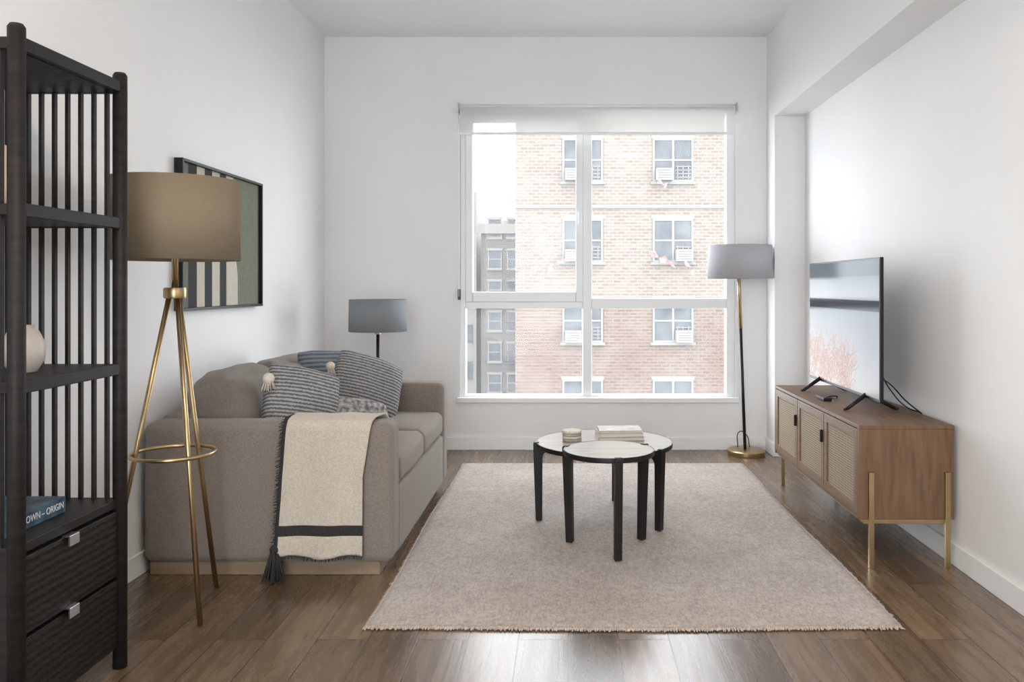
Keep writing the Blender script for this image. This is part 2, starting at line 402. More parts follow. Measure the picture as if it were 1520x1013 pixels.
# window
W=group('window_1',((WX0+WX1)/2,5.46,WZ0))
fy0,fy1=5.42,5.50
boxes('outer_frame',[(WX0,-.688,fy0,fy1,WZ0,WZ1),(1.055,WX1,fy0,fy1,WZ0,WZ1),(-.688,1.055,fy0,fy1,2.245,WZ1),(-.688,1.055,fy0,fy1,WZ0,.362),
  (.095,.155,fy0,fy1,.362,2.245),(-.688,.095,fy0,fy1,.941,.985),(.155,1.055,fy0,fy1,.941,1.008)],M_vinyl,W,0.004)
boxes('casement_sash',[(-.688,-.640,fy0-.012,fy1-.02,.985,2.245),(.048,.095,fy0-.012,fy1-.02,.985,2.245),(-.640,.048,fy0-.012,fy1-.02,2.19,2.245),(-.640,.048,fy0-.012,fy1-.02,.985,1.052)],M_vinyl,W,0.006)
boxes('handle',[(.062,.082,fy0-.03,fy0-.012,1.54,1.60),(.066,.078,fy0-.045,fy0-.028,1.50,1.585)],M_vinyl,W,0.003)
boxes('glass_panes',[(-.645,.053,5.455,5.459,1.05,2.2),(.15,1.06,5.455,5.459,1.0,2.25),(-.69,.10,5.455,5.459,.355,.945),(.15,1.06,5.455,5.459,.355,.945)],M_glass,W)
boxes('trim_1',[(WX0-.02,WX1+.02,YB-.022,YB+.03,WZ0-.03,WZ0+.004)],M_trim,bevel=0.004)
B=group('roller_blind',(0.19,5.35,2.29))
cyls('roller_tube',[((-.72,5.352,2.268),(1.10,5.352,2.268),.022,.022)],M_vinyl,B)
boxes('fabric',[(-.715,1.095,5.330,5.3315,2.10,2.268)],M_blind,B)
boxes('hem_bar',[(-.715,1.095,5.326,5.336,2.085,2.103)],M_vinyl,B,0.003)
boxes('brackets',[(-.732,-.722,5.325,5.40,2.235,2.30),(1.102,1.112,5.325,5.40,2.235,2.30)],M_steel,B,0.002)
curve('bead_chain',[(-.726,5.345,2.25),(-.727,5.37,1.6),(-.727,5.375,1.02)],.002,M_steel,B)
boxes('chain_holder',[(-.735,-.718,5.375,5.40,1.00,1.07)],M_acd,B,0.002)

# ------------------------------------------------------------------ exterior
F=group('brick_apartment_building',(4,30,-12))
bx0=-1.97
def ext_window(cx,cz,w,h,y,key,ac=True):
    x0,x1,z0,z1=cx-w/2,cx+w/2,cz-h/2,cz+h/2
    fr.extend([(x0,x0+.07,y-.05,y+.02,z0,z1),(x1-.07,x1,y-.05,y+.02,z0,z1),(x0+.07,x1-.07,y-.05,y+.02,z1-.07,z1),(x0+.07,x1-.07,y-.05,y+.02,z0,z0+.07),
      (cx-.04,cx+.04,y-.05,y+.02,z0+.07,z1-.07),(x0+.07,x1-.07,y-.04,y+.02,cz-.03,cz+.03)])
    gl.append((x0+.05,x1-.05,y-.01,y+.01,z0+.05,z1-.05))
    si.append((x0-.08,x1+.08,y-.12,y+.02,z0-.1,z0)); si.append((x0-.05,x1+.05,y-.03,y+.02,z1,z1+.12))
    for k in range(4): fr.append((cx+.1,x1-.1,y-.09,y-.07,z0+.15+k*.13,z0+.18+k*.13))
    for k in range(3): fr.append((cx+.15+k*.2,cx+.18+k*.2,y-.09,y-.07,z0+.1,z0+.6))
    if ac:
        ax=cx-.35 if key%2==0 else cx+.38
        acb.append((ax-.3,ax+.3,y-.45,y-.02,z0+.02,z0+.45))
        for k in range(4): acl.append((ax-.25,ax+.25,y-.46,y-.449,z0+.08+k*.09,z0+.12+k*.09))
fr,gl,si,acb,acl=[],[],[],[],[]
for row in range(-4,3):
    for cx in (.52,3.86,7.2,10.5):
        ext_window(cx,2.78+2.97*row,1.5,1.6,30.0,(0 if row in(1,2,-3) else 1) if cx>3 else 0 , True)
boxes('facade',[(bx0,13,30.0,42,-12,10.4)],M_brick,F)
boxes('parapet',[(bx0-.08,13,29.9,42,10.4,10.6)],M_stone,F)
boxes('window_frames',fr,M_extframe,F); boxes('window_panes',gl,M_extglass,F); boxes('sills',si,M_stone,F)
boxes('ac_units',acb,M_ac,F); boxes('ac_louvres',acl,M_acd,F)
boxes('string_course',[(bx0-.05,13,29.93,30,3.98,4.1),(bx0-.05,13,29.93,30,-4.5,-4.38)],M_stone,F)
def cloth(name,pts,w):
    bm=bmesh.new(); prev=None
    for i,(x,y,z) in enumerate(pts):
        a=bm.verts.new((x,y,z)); b=bm.verts.new((x+w*.4*math.sin(i*1.3),y-.05*math.cos(i),z-w*(.7+.3*math.sin(i*2.1))))
        if prev: bm.faces.new((prev[0],a,b,prev[1]))
        prev=(a,b)
    ob=frombm(name,bm,M_cloth,F); md=ob.modifiers.new('s','SOLIDIFY'); md.thickness=.03
cloth('laundry_1',[(-.75+.12*i,29.5+.03*i,1.75+.08*i+.1*math.sin(i*2)) for i in range(7)],.28)
cloth('laundry_2',[(3.0+.13*i,29.5+.02*i,2.35-.06*i+.1*math.sin(i*2)) for i in range(7)],.28)
cloth('laundry_3',[(4.2+.10*i,29.4,2.0-.10*i+.08*math.sin(i*2)) for i in range(5)],.22)
cloth('laundry_4',[(3.2+.10*i,29.4,4.95-.04*i+.08*math.sin(i*2)) for i in range(5)],.22)
G=group('grey_apartment_building',(-3,38,-12))
boxes('facade',[(-4.1,-.5,38,50,-12,3.9)],M_brick2,G)
boxes('cornice',[(-4.25,-.5,37.8,38,3.55,4.0)],M_stone,G)
fr,gl,si,acb,acl=[],[],[],[],[]
for row in range(-8,3):
    for cx in (-3.45,-2.55):
        z=2.2+1.45*(row-1)+.15
        x0,x1,z0,z1=cx-.28,cx+.28,z-.40,z+.40
        gl.append((x0,x1,37.97,38.01,z0,z1)); fr.append((x0-.04,x0,37.95,38,z0,z1)); fr.append((x1,x1+.04,37.95,38,z0,z1)); fr.append((x0,x1,37.95,38,z-.02,z+.02))
        si.append((x0-.08,x1+.08,37.9,38,z0-.12,z0)); si.append((x0-.08,x1+.08,37.9,38,z1,z1+.12))
boxes('window_frames',fr,M_extframe,G); boxes('window_panes',gl,M_extglass,G); boxes('sills',si,M_stone,G)
esc=[]
for z in (-4.2,-2.4,-.6,1.2):
    esc.append((-3.0,-1.7,37.2,37.9,z-.03,z)); esc.append((-3.0,-1.7,37.2,37.23,z+.45,z+.48))
    for i in range(8): esc.append((-3.0+i*.18,-2.98+i*.18,37.2,37.22,z,z+.48))
boxes('fire_escape',esc,M_iron,G)
T=group('rooftop_water_tank',(-3.2,42,3.9))
lathe('tank',[(0,.75),(.35,.55),(.38,.55),(.36,.1),(0,.1)],(-3.2,42,3.9),M_stone,T,24)
cyls('legs',[((-3.45,41.8,3.9),(-3.45,41.8,4.05),.04,.04),((-2.95,41.8,3.9),(-2.95,41.8,4.05),.04,.04),((-3.2,42.2,3.9),(-3.2,42.2,4.05),.04,.04)],M_iron,T,8)
H=group('pale_side_building',(-7,45,-12))
boxes('facade',[(-9,-5.0,44,56,-12,6.2)],M_stone,H)
boxes('windows',[(-5.7,-5.2,43.97,44.01,z,z+1) for z in (-6,-4,-2,0,2,4)],M_extglass,H)
boxes('street_ground',[(-30,40,6.5,80,-12.3,-12)],M_ground)

# ------------------------------------------------------------------ rug
R=group('area_rug',(.2,3.75,0))
bm=bmesh.new(); nx,ny=60,80; V=[]
rx0,rx1,ry0,ry1=-.645,1.055,2.565,4.95
for j in range(ny+1):
    row=[]
    for i in range(nx+1):
        u=i/nx; v=j/ny
        x=rx0+(rx1-rx0)*u; y=ry0+(ry1-ry0)*v
        if i in(0,nx): x+=random.uniform(-.003,.003)+.006*math.sin(v*9)
        if j in(0,ny): y+=random.uniform(-.003,.003)+.007*math.sin(u*7+1)
        z=.012+.003*mnoise.noise(Vector((x*2,y*2,0)))
        if j==0 or i==0 or i==nx or j==ny: z=.009
        row.append(bm.verts.new((x,y,z)))
    V.append(row)
for j in range(ny):
    for i in range(nx): bm.faces.new((V[j][i],V[j][i+1],V[j+1][i+1],V[j+1][i]))
rug=frombm('pile',bm,M_rug,R,True)
md=rug.modifiers.new('s','SOLIDIFY'); md.thickness=.007; md.offset=-1
bm=bmesh.new()
def thread(x,y,dx,dy,l):
    a=Vector((x,y,.009)); b=Vector((x+dx*l+random.uniform(-.004,.004),y+dy*l+random.uniform(-.004,.004),.004))
    bmcyl(bm,a,b,.0034,.0024,5)
n=int((rx1-rx0)/.0045)
for i in range(n):
    x=rx0+(rx1-rx0)*i/n; u=i/n
    thread(x,ry0+.007*math.sin(u*7+1)+.006,0,-1,random.uniform(.008,.015)); thread(x,ry1-.004,0,1,random.uniform(.006,.015))
n=int((ry1-ry0)/.006)
for i in range(n):
    y=ry0+(ry1-ry0)*i/n; v=i/n
    thread(rx0+.004+.006*math.sin(v*9),y,-1,0,random.uniform(.006,.014)); thread(rx1-.004+.006*math.sin(v*9),y,1,0,random.uniform(.006,.014))
frombm('fringe',bm,M_fringe,R)

# ------------------------------------------------------------------ sofa
S=group('sofa',(-1.12,3.73,0))
SX0,SX1=-1.60,-.660
sy0,sy1=3.04,4.42; at=.135
def rb(name,x0,x1,y0,y1,z0,z1,r,bul,m,par,wr=0,sv=0,rot=(0,0,0)):
    return softbox(name,(x1-x0,y1-y0,z1-z0),r,bul,m,par,((x0+x1)/2,(y0+y1)/2,(z0+z1)/2),rot,wr,sv)
rb('arm_near',SX0,SX1,sy0,sy0+at,.048,.577,.035,(.002,.004,.002),M_sofa,S,.0015,1)
rb('arm_far',SX0,SX1,sy1-at,sy1,.048,.577,.035,(.002,.004,.002),M_sofa,S,.0015,2)
rb('backrest',SX0,SX0+.15,sy0+at-.01,sy1-at+.01,.048,.585,.03,(.002,0,.002),M_sofa,S,.001,3)
rb('seat_deck',SX0+.12,SX1-.003,sy0+at-.01,sy1-at+.01,.048,.305,.02,(.002,0,0),M_sofa,S,.001,4)
boxes('plinth',[(SX0+.02,-.712,sy0+.02,sy1-.02,0,.05)],M_oakL,S,.003)
ym=(sy0+sy1)/2
rb('seat_cushion_1',SX0+.16,SX1-.003,sy0+at+.002,ym-.002,.305,.425,.035,(.006,.002,.018),M_sofa,S,.004,5)
rb('seat_cushion_2',SX0+.16,SX1-.003,ym+.002,sy1-at-.002,.305,.425,.035,(.006,.002,.018),M_sofa,S,.004,6)
for i,(a,b) in enumerate(((sy0+at+.004,ym-.003),(ym+.003,sy1-at-.004))):
    rb('back_cushion_%d'%(i+1),-1.49,-1.31,a,b,.42,.725,.065,(.04,.0,.022),M_sofa,S,.012,9+i*7,(math.radians(0),math.radians(-12),0))
def tassel(par,p,col,l=.07,rr=.02):
    bm=bmesh.new()
    bmesh.ops.create_uvsphere(bm,u_segments=12,v_segments=8,radius=rr,matrix=Matrix.Translation(p))
    for k in range(26):
        a=random.uniform(0,6.28); q=rr*random.uniform(.3,1.0)
        bmcyl(bm,(p[0]+q*.5*math.cos(a),p[1]+q*.5*math.sin(a),p[2]),(p[0]+q*1.2*math.cos(a),p[1]+q*1.2*math.sin(a),p[2]-l*random.uniform(.8,1)),.002,.0015,5)
    frombm('tassel',bm,col,par,True)
P1=group('throw_pillow',(-1.12,3.40,.45))
pillow('cushion',.325,.33,.16,M_pstripe,P1,(-1.12,3.40,.592),(math.radians(-20),math.radians(14),math.radians(36)),1)
tassel(P1,Vector((-1.215,3.285,.715)),M_cream,.05,.024)
P2=group('throw_pillow.001',(-1.0,4.0,.45))
pillow('cushion',.37,.34,.16,M_pstripe,P2,(-1.005,4.03,.585),(math.radians(-24),math.radians(20),math.radians(28)),2)
tassel(P2,Vector((-1.145,3.90,.705)),M_cream,.045,.022)
P3=group('throw_pillow.002',(-.93,3.5,.45))
pillow('cushion',.30,.19,.12,M_pdots,P3,(-.92,3.52,.515),(math.radians(-38),math.radians(12),math.radians(30)),3)
P4=group('throw_pillow.003',(-1.22,4.0,.45))
pillow('cushion',.36,.34,.12,M_pblue,P4,(-1.21,4.10,.605),(math.radians(-16),math.radians(4),math.radians(55)),4)

# throw blanket draped on near arm
TB=group('throw_blanket',(-.92,3.05,.58))
path=[(3.205,.455),(3.200,.52),(3.190,.575),(3.165,.592),(3.12,.594),(3.07,.594),(3.035,.585),(3.022,.56),(3.018,.50),(3.016,.42),(3.014,.34),(3.012,.26),(3.012,.205),(3.012,.172),(3.010,.13),(3.010,.085)]
def resample(pts,n):
    L=[0]
    for a,b in zip(pts[:-1],pts[1:]): L.append(L[-1]+math.hypot(b[0]-a[0],b[1]-a[1]))
    out=[]
    for i in range(n+1):
        s=L[-1]*i/n; k=0
        while k<len(L)-2 and L[k+1]<s: k+=1
        t=(s-L[k])/(L[k+1]-L[k]); out.append((pts[k][0]+(pts[k+1][0]-pts[k][0])*t,pts[k][1]+(pts[k+1][1]-pts[k][1])*t))
    return out
pp=resample(path,80); nu=50
bm=bmesh.new(); V=[]
for j,(y,z) in enumerate(pp):
    t=j/80; row=[]
    xa=-1.045-.045*t; xb=-.690-.075*min(1,t*1.6)
    for i in range(nu+1):
        u=i/nu; x=xa+(xb-xa)*u
        fold=(.5+.5*math.sin(u*11+1.5*t))*.016*max(0,(t-.3))+.004*(mnoise.noise(Vector((u*5,t*6,0)))+.5)
        yy=y-fold if t>.32 else y; zz=z+(.004*(mnoise.noise(Vector((u*4,t*9,5)))+.5) if t<.45 else 0)
        if t>.9: zz+=.006*math.sin(u*9)*(t-.9)*10
        row.append(bm.verts.new((x,yy,zz)))
    V.append(row)
for j in range(80):
    z=pp[j][1]
    for i in range(nu):
        f=bm.faces.new((V[j][i],V[j][i+1],V[j+1][i+1],V[j+1][i])); f.smooth=True
        if (.168<z<.205 and j>40) or (i<2 and j>20): f.material_index=1
tb=frombm('cloth',bm,[M_throw,M_throwb],TB,True)
md=tb.modifiers.new('s','SOLIDIFY'); md.thickness=.006; md.offset=0
bm=bmesh.new()
for j in range(22,81):
    y,z=pp[j]; t=j/80; xa=-1.045-.045*t
    for q in range(2):
        bmcyl(bm,(xa,y-.006,z+random.uniform(-.004,.004)),(xa-random.uniform(.008,.02),y-.006,z-random.uniform(0,.012)),.0016,.001,5)
frombm('side_fringe',bm,M_throwb,TB)
bm=bmesh.new()
for i in range(75):
    u=i/74; x=-1.085+.32*u
    bmcyl(bm,(x,3.000,.088+.006*math.sin(u*9)),(x+random.uniform(-.004,.004),2.998+random.uniform(-.004,.004),.074+.006*math.sin(u*9)),.0016,.001,5)
frombm('bottom_fringe',bm,M_throwb,TB)
bm=bmesh.new()
for k in range(90):
    a=random.uniform(0,6.28); q=random.uniform(0,1)
    bmcyl(bm,(-1.088+.012*q*math.cos(a),3.0+.012*q*math.sin(a),.11),(-1.085+.045*q*math.cos(a),2.975+.035*q*math.sin(a),.008+.01*random.random()),.0035,.0025,5)
bmesh.ops.create_uvsphere(bm,u_segments=12,v_segments=8,radius=.018,matrix=Matrix.Translation((-1.088,3.0,.115)))
frombm('corner_tassel',bm,M_throwb,TB)

# ------------------------------------------------------------------ tripod lamp
L=group('tripod_floor_lamp',(-1.32,2.70,0))
c=Vector((-1.32,2.72,0))
hub=Vector((c.x,c.y,1.067))
legs=[]
for fx,fy in ((-1.181,2.60),(-1.272,2.93),(-1.535,2.66)):
    d=(Vector((fx,fy,0))-Vector((c.x,c.y,0))).normalized()
    legs.append(((fx,fy,0.0),tuple(hub+d*.018+Vector((0,0,-.012))),.0085,.0085))
cyls('legs',legs,M_brass,L,16)
lathe('hub',[(0,-.018),(.034,-.018),(.036,-.012),(.036,.012),(.034,.018),(0,.018)],tuple(hub),M_brass,L,32)
cyls('stem',[(tuple(hub),(c.x,c.y,1.40),.011,.009)],M_brass,L,16)
lathe('socket',[(0,.0),(.022,0),(.022,.06),(0,.06)],(c.x,c.y,1.20),M_brass,L,24)
lathe('shade',[(.203,1.177),(.200,1.445)],(c.x,c.y,0),M_shTan,L,80,.004)
cyls('spider',[((c.x,c.y,1.395),(c.x+.2*math.cos(a),c.y+.2*math.sin(a),1.43),.002,.002) for a in (0,2.09,4.19)],M_brass,L,8)
lathe('bulb',[(0,.0),(.015,.0),(.03,.05),(.028,.08),(0,.1)],(c.x,c.y,1.26),M_cream,L,24)
def ringm(name,c,R_,r,m,par,squash=1):
    bm=bmesh.new(); n=64;k=10;rs=[]
    for i in range(n):
        a=2*math.pi*i/n; rs.append([bm.verts.new((c[0]+(R_+r*math.cos(2*math.pi*j/k))*math.cos(a),c[1]+(R_+r*math.cos(2*math.pi*j/k))*math.sin(a),c[2]+r*squash*math.sin(2*math.pi*j/k))) for j in range(k)])
    for i in range(n):
        for j in range(k): bm.faces.new((rs[i][j],rs[(i+1)%n][j],rs[(i+1)%n][(j+1)%k],rs[i][(j+1)%k]))
    return frombm(name,bm,m,par,True)
ringm('tray_ring',(c.x-.005,c.y,.53),.132,.005,M_brass,L,1.3)

# ------------------------------------------------------------------ floor lamp by window
A=group('floor_lamp',(1.147,5.24,0))
lathe('base',[(0,0),(.118,0),(.120,.006),(.120,.03),(.112,.036),(0,.038)],(1.147,5.24,0),M_brass,A,48)
p0=Vector((1.140,5.24,.036)); p1=Vector((1.085,5.20,1.30))
mid=p0.lerp(p1,.62)
cyls('lower_pole',[(tuple(p0),tuple(mid),.010,.010)],M_black,A,16)
cyls('upper_pole',[(tuple(mid),tuple(p1),.013,.011)],M_brass,A,16)
lathe('shade',[(.202,1.138),(.198,1.35)],(1.092,5.17,0),M_shGrey2,A,80,.004)
cyls('spider',[((1.085,5.20,1.30),(1.092+.197*math.cos(a),5.17+.197*math.sin(a),1.335),.002,.002) for a in (0,2.09,4.19)],M_brass,A,8)
curve('power_cord',[(1.10,5.28,.04),(1.12,5.30,.14),(1.16,5.30,.12),(1.20,5.33,.02),(1.27,5.37,.006)],.003,M_black,A)
Lb=group('floor_lamp.001',(-1.152,4.9,0))
lathe('base',[(0,0),(.12,0),(.12,.02),(0,.025)],(-1.152,4.9,0),M_black,Lb,48)
cyls('pole',[((-1.152,4.9,.02),(-1.152,4.9,.96),.010,.010)],M_black,Lb,16)
lathe('shade',[(.171,.817),(.168,1.01)],(-1.152,4.9,0),M_shGrey,Lb,80,.004)
lathe('collar',[(0,.80),(.018,.80),(.018,.83),(0,.83)],(-1.152,4.9,0),M_brass,Lb,24)
cyls('spider',[((-1.152,4.9,.955),(-1.152+.167*math.cos(a),4.9+.167*math.sin(a),.99),.002,.002) for a in (0,2.09,4.19)],M_brass,Lb,8)

# ------------------------------------------------------------------ coffee tables
RZ=.0165
def table(name,cx,cy,R_,zt,angs,rf):
    g=group(name,(cx,cy,RZ))
    lathe('top',[(0,0),(R_-.0045,0)],(cx,cy,zt),M_tabletop,g,96)
    lathe('rim',[(R_-.0048,-.004),(R_-.0045,.0008),(R_,.0008),(R_+.001,-.003),(R_-.001,-.02),(0,-.02)],(cx,cy,zt),M_black,g,96)
    for k,a in enumerate(angs):
        bm=bmesh.new()
        a=math.radians(a); er=Vector((math.cos(a),math.sin(a),0)); et=Vector((-er.y,er.x,0))
        outl=[(rf+.013,RZ),(R_+.013,zt-.06),(R_+.014,zt-.004),(R_+.008,zt+.004),(R_-.012,zt+.004),(R_-.012,zt-.018),(R_-.14,zt-.018),(R_-.14,zt-.032)]
        for q in range(6):
            t=q/5*math.pi/2; outl.append((R_-.065+.038*math.sin(t),zt-.070+.036*math.cos(t)))
        outl.append((rf-.016,RZ))
        f0=[bm.verts.new(Vector((cx,cy,z))+er*r-et*.015) for (r,z) in outl]
        f1=[bm.verts.new(Vector((cx,cy,z))+er*r+et*.015) for (r,z) in outl]
        bm.faces.new(f0); bm.faces.new(f1[::-1])
        for i in range(len(outl)):
            j=(i+1)%len(outl); bm.faces.new((f0[i],f1[i],f1[j],f0[j]))
        ob=frombm('leg_%d'%(k+1),bm,M_black,g)
        md=ob.modifiers.new('b','BEVEL'); md.width=.003; md.segments=2; md.limit_method='ANGLE'
    return g
table('nesting_coffee_table',.165,3.76,.315,.372,(187,-40,77),.305)
table('nesting_coffee_table.001',.166,3.345,.187,.418,(-81,33,160),.172)
C=group('coaster_stack',(.016,3.77,.372))
for k in range(4):
    lathe('coaster_%d'%(k+1),[(0,0),(.043,0),(.045,.002),(.045,.009),(.043,.011),(0,.011)],(.016+random.uniform(-.002,.002),3.77,.3725+k*.0125),M_cream if k%2 else M_booktop,C,40)
BK=group('coffee_table_books',(.24,3.83,.372))
for k,(w,d,rz,z,h) in enumerate(((.215,.15,4,.3725,.018),(.205,.145,7,.391,.016),(.20,.14,3,.4075,.012))):
    boxes('book_%d'%(k+1),[(-w/2,w/2,-d/2,d/2,0,.002),(-w/2,w/2,-d/2,d/2,h-.002,h),(-w/2,-w/2+.003,-d/2,d/2,.002,h-.002)],[M_booktop,M_paper,M_booktop][k],BK,loc=(.24,3.83,z),rot=(0,0,math.radians(rz)))
    boxes('pages_%d'%(k+1),[(-w/2+.003,w/2-.004,-d/2+.004,d/2-.004,.002,h-.002)],M_paper,BK,loc=(.24,3.83,z),rot=(0,0,math.radians(rz)))

# ------------------------------------------------------------------ media console
K=group('media_console',(1.31,3.78,0))
kx0,kx1,ky0,ky1,kz0,kz1=1.124,1.494,3.14,4.42,.185,.55
boxes('carcass',[(kx0,kx1,ky0,ky1,kz1-.014,kz1),(kx0+.0,kx1,ky0+.001,ky0+.02,kz0,kz1-.014),(kx0,kx1,ky1-.02,ky1-.001,kz0,kz1-.014),(kx0+.004,kx1,ky0+.02,ky1-.02,kz0,kz0+.018),(kx1-.01,kx1,ky0+.02,ky1-.02,kz0+.018,kz1-.014),(kx0+.02,kx1-.01,ky0+.44,ky0+.455,kz0+.018,kz1-.014),(kx0+.02,kx1-.01,ky0+.83,ky0+.845,kz0+.018,kz1-.014)],M_oakend,K,.0015)
dw=(ky1-ky0-.04)/3
fr=[];cn=[];hd=[]
for i in range(3):
    a=ky0+.02+i*dw+.003; b=a+dw-.006; z0,z1=kz0+.02,kz1-.018; w=.035
    fr+= [(kx0,kx0+.018,a,a+w,z0,z1),(kx0,kx0+.018,b-w,b,z0,z1),(kx0,kx0+.018,a+w,b-w,z1-w,z1),(kx0,kx0+.018,a+w,b-w,z0,z0+w)]
    cn.append((kx0+.006,kx0+.010,a+w-.002,b-w+.002,z0+w-.002,z1-w+.002))
    if i: hd.append((kx0-.012,kx0,a+.008,a+.02,.40,.455))
boxes('door_frames',fr,M_oak,K,.0015); boxes('cane_panels',cn,M_cane,K)
boxes('door_backs',[(kx0+.0105,kx0+.016,ky0+.02,ky1-.02,kz0+.03,kz1-.03)],M_oakL,K)
boxes('handles',hd,M_black,K,.002)
lg=[]
for (x) in (kx0+.045,kx1-.030):
    for y0,y1 in ((ky0-.014,ky0),(ky1,ky1+.014)):
        lg.append((x-.010,x+.010,y0,y1,0,.37))
lg+=[(kx0+.02,kx1-.01,ky0-.0,ky0+.02,kz0-.016,kz0),(kx0+.02,kx1-.01,ky1-.02,ky1,kz0-.016,kz0),(kx0+.02,kx0+.04,ky0+.02,ky1-.02,kz0-.016,kz0),(kx1-.03,kx1-.01,ky0+.02,ky1-.02,kz0-.016,kz0)]
boxes('brass_frame',lg,M_brass,K,.0015)

# ------------------------------------------------------------------ television
TV=group('television',(1.31,3.87,.55))
ty0,ty1,tz0,tz1=3.385,4.375,.60,1.212
boxes('housing',[(1.300,1.316,ty0,ty1,tz0,tz1),(1.316,1.345,ty0+.12,ty1-.12,tz0+.03,tz0+.36)],M_black,TV,.003)
m,nt,b,o=newmat('tv_painted_reflection')  # window reflection painted on the screen as emissive colours
at_=nt.nodes.new('ShaderNodeVertexColor'); at_.layer_name='refl_col'
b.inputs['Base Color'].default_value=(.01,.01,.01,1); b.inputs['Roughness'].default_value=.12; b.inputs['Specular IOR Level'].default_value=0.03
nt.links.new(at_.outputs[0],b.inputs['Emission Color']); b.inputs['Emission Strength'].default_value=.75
M_tvrefl=m
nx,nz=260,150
refl_col=[[None]*nx for _ in range(nz)]
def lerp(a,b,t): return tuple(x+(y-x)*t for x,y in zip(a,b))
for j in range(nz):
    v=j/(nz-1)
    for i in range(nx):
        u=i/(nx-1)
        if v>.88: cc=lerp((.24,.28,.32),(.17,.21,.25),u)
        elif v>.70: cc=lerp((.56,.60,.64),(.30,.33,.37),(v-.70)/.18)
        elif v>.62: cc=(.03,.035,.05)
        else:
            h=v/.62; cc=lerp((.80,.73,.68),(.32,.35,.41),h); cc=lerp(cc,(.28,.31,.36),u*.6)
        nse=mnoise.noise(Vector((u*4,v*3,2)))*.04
        refl_col[j][i]=[max(0,min(1,x+nse)) for x in cc]
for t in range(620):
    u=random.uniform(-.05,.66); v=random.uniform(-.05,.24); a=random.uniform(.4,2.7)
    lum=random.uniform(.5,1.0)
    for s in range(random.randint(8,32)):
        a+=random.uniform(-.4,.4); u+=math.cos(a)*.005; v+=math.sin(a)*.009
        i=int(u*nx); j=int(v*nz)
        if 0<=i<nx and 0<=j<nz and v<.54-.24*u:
            refl_col[j][i]=[.62*lum,.25*lum,.12*lum]
bm=bmesh.new(); cl=bm.loops.layers.float_color.new('refl_col'); V=[]
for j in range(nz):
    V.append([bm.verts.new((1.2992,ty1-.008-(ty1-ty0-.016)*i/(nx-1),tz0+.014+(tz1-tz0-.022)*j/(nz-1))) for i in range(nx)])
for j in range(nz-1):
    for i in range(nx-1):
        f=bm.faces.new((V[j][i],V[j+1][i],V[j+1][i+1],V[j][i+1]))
        for l,(jj,ii) in zip(f.loops,((j,i),(j+1,i),(j+1,i+1),(j,i+1))): l[cl]=(*refl_col[jj][ii],1)
me=bpy.data.meshes.new('screen'); bm.to_mesh(me); bm.free(); add('screen',me,M_tvrefl,TV)
for k,y in enumerate((3.56,4.20)):
    cyls('foot_%d'%(k+1),[((1.31,y,.618),(1.205,y-.05,.560),.010,.008),((1.31,y,.618),(1.415,y-.04,.560),.010,.008),((1.205,y-.05,.560),(1.190,y-.06,.5565),.008,.005),((1.415,y-.04,.560),(1.43,y-.045,.5565),.008,.005)],M_black,TV,12)
cb=group('tv_cables',(1.42,3.5,.56))
curve('cable_1',[(1.35,3.52,.72),(1.39,3.50,.64),(1.44,3.46,.575),(1.485,3.42,.556)],.003,M_black,cb)
curve('cable_2',[(1.35,3.58,.70),(1.41,3.56,.66),(1.45,3.50,.60),(1.48,3.40,.555)],.003,M_black,cb)
curve('cable_3',[(1.20,3.85,.556),(1.24,3.80,.575),(1.27,3.86,.556),(1.235,3.92,.556)],.003,M_black,cb)
boxes('remote_control',[(1.195,1.235,3.80,3.92,.551,.565)],M_black,None,.003)

# ------------------------------------------------------------------ wall art
PA=group('framed_artwork',(-1.61,3.77,1.3))
ay0,ay1,az0,az1=3.335,4.21,.987,1.62
xb=XL+.002; xf=XL+.038
boxes('frame',[(xb,xf,ay0,ay0+.012,az0,az1),(xb,xf,ay1-.012,ay1,az0,az1),(xb,xf,ay0+.012,ay1-.012,az0,az0+.012),(xb,xf,ay0+.012,ay1-.012,az1-.012,az1)],M_black,PA,.0015)
Mg=mat('art_green',(0.165,0.185,0.125),.85,c2=(0.14,0.158,0.105),nscale=30)
Mcr=mat('art_cream',(.55,.51,.43),.85,nscale=30); Mbk=mat('art_black',(.022,.024,.026),.85,c2=(.03,.03,.033),nscale=30)
cx=xb+.018
st=[(ay0+.012,3.42,Mg),(3.42,3.50,Mbk),(3.50,3.575,Mcr),(3.575,3.65,Mbk),(3.65,3.73,Mcr),(3.73,3.80,Mbk),(3.80,3.88,Mcr),(3.88,ay1-.012,Mg)]
for i,(a,b_,mm) in enumerate(st):
    boxes('stripe_%d'%(i+1),[(xb,cx,a,b_,az0+.012,az1-.012)],mm,PA)
bm=bmesh.new(); vs=[bm.verts.new((cx+.001,3.80,az0+.013)),bm.verts.new((cx+.001,3.93,az0+.013))]
for q in range(13):
    t=q/12*math.pi/2; vs.append(bm.verts.new((cx+.001,3.80+.13*math.cos(t),az0+.12+.20*math.sin(t))))
bm.faces.new(vs); frombm('arch_shape',bm,Mcr,PA)

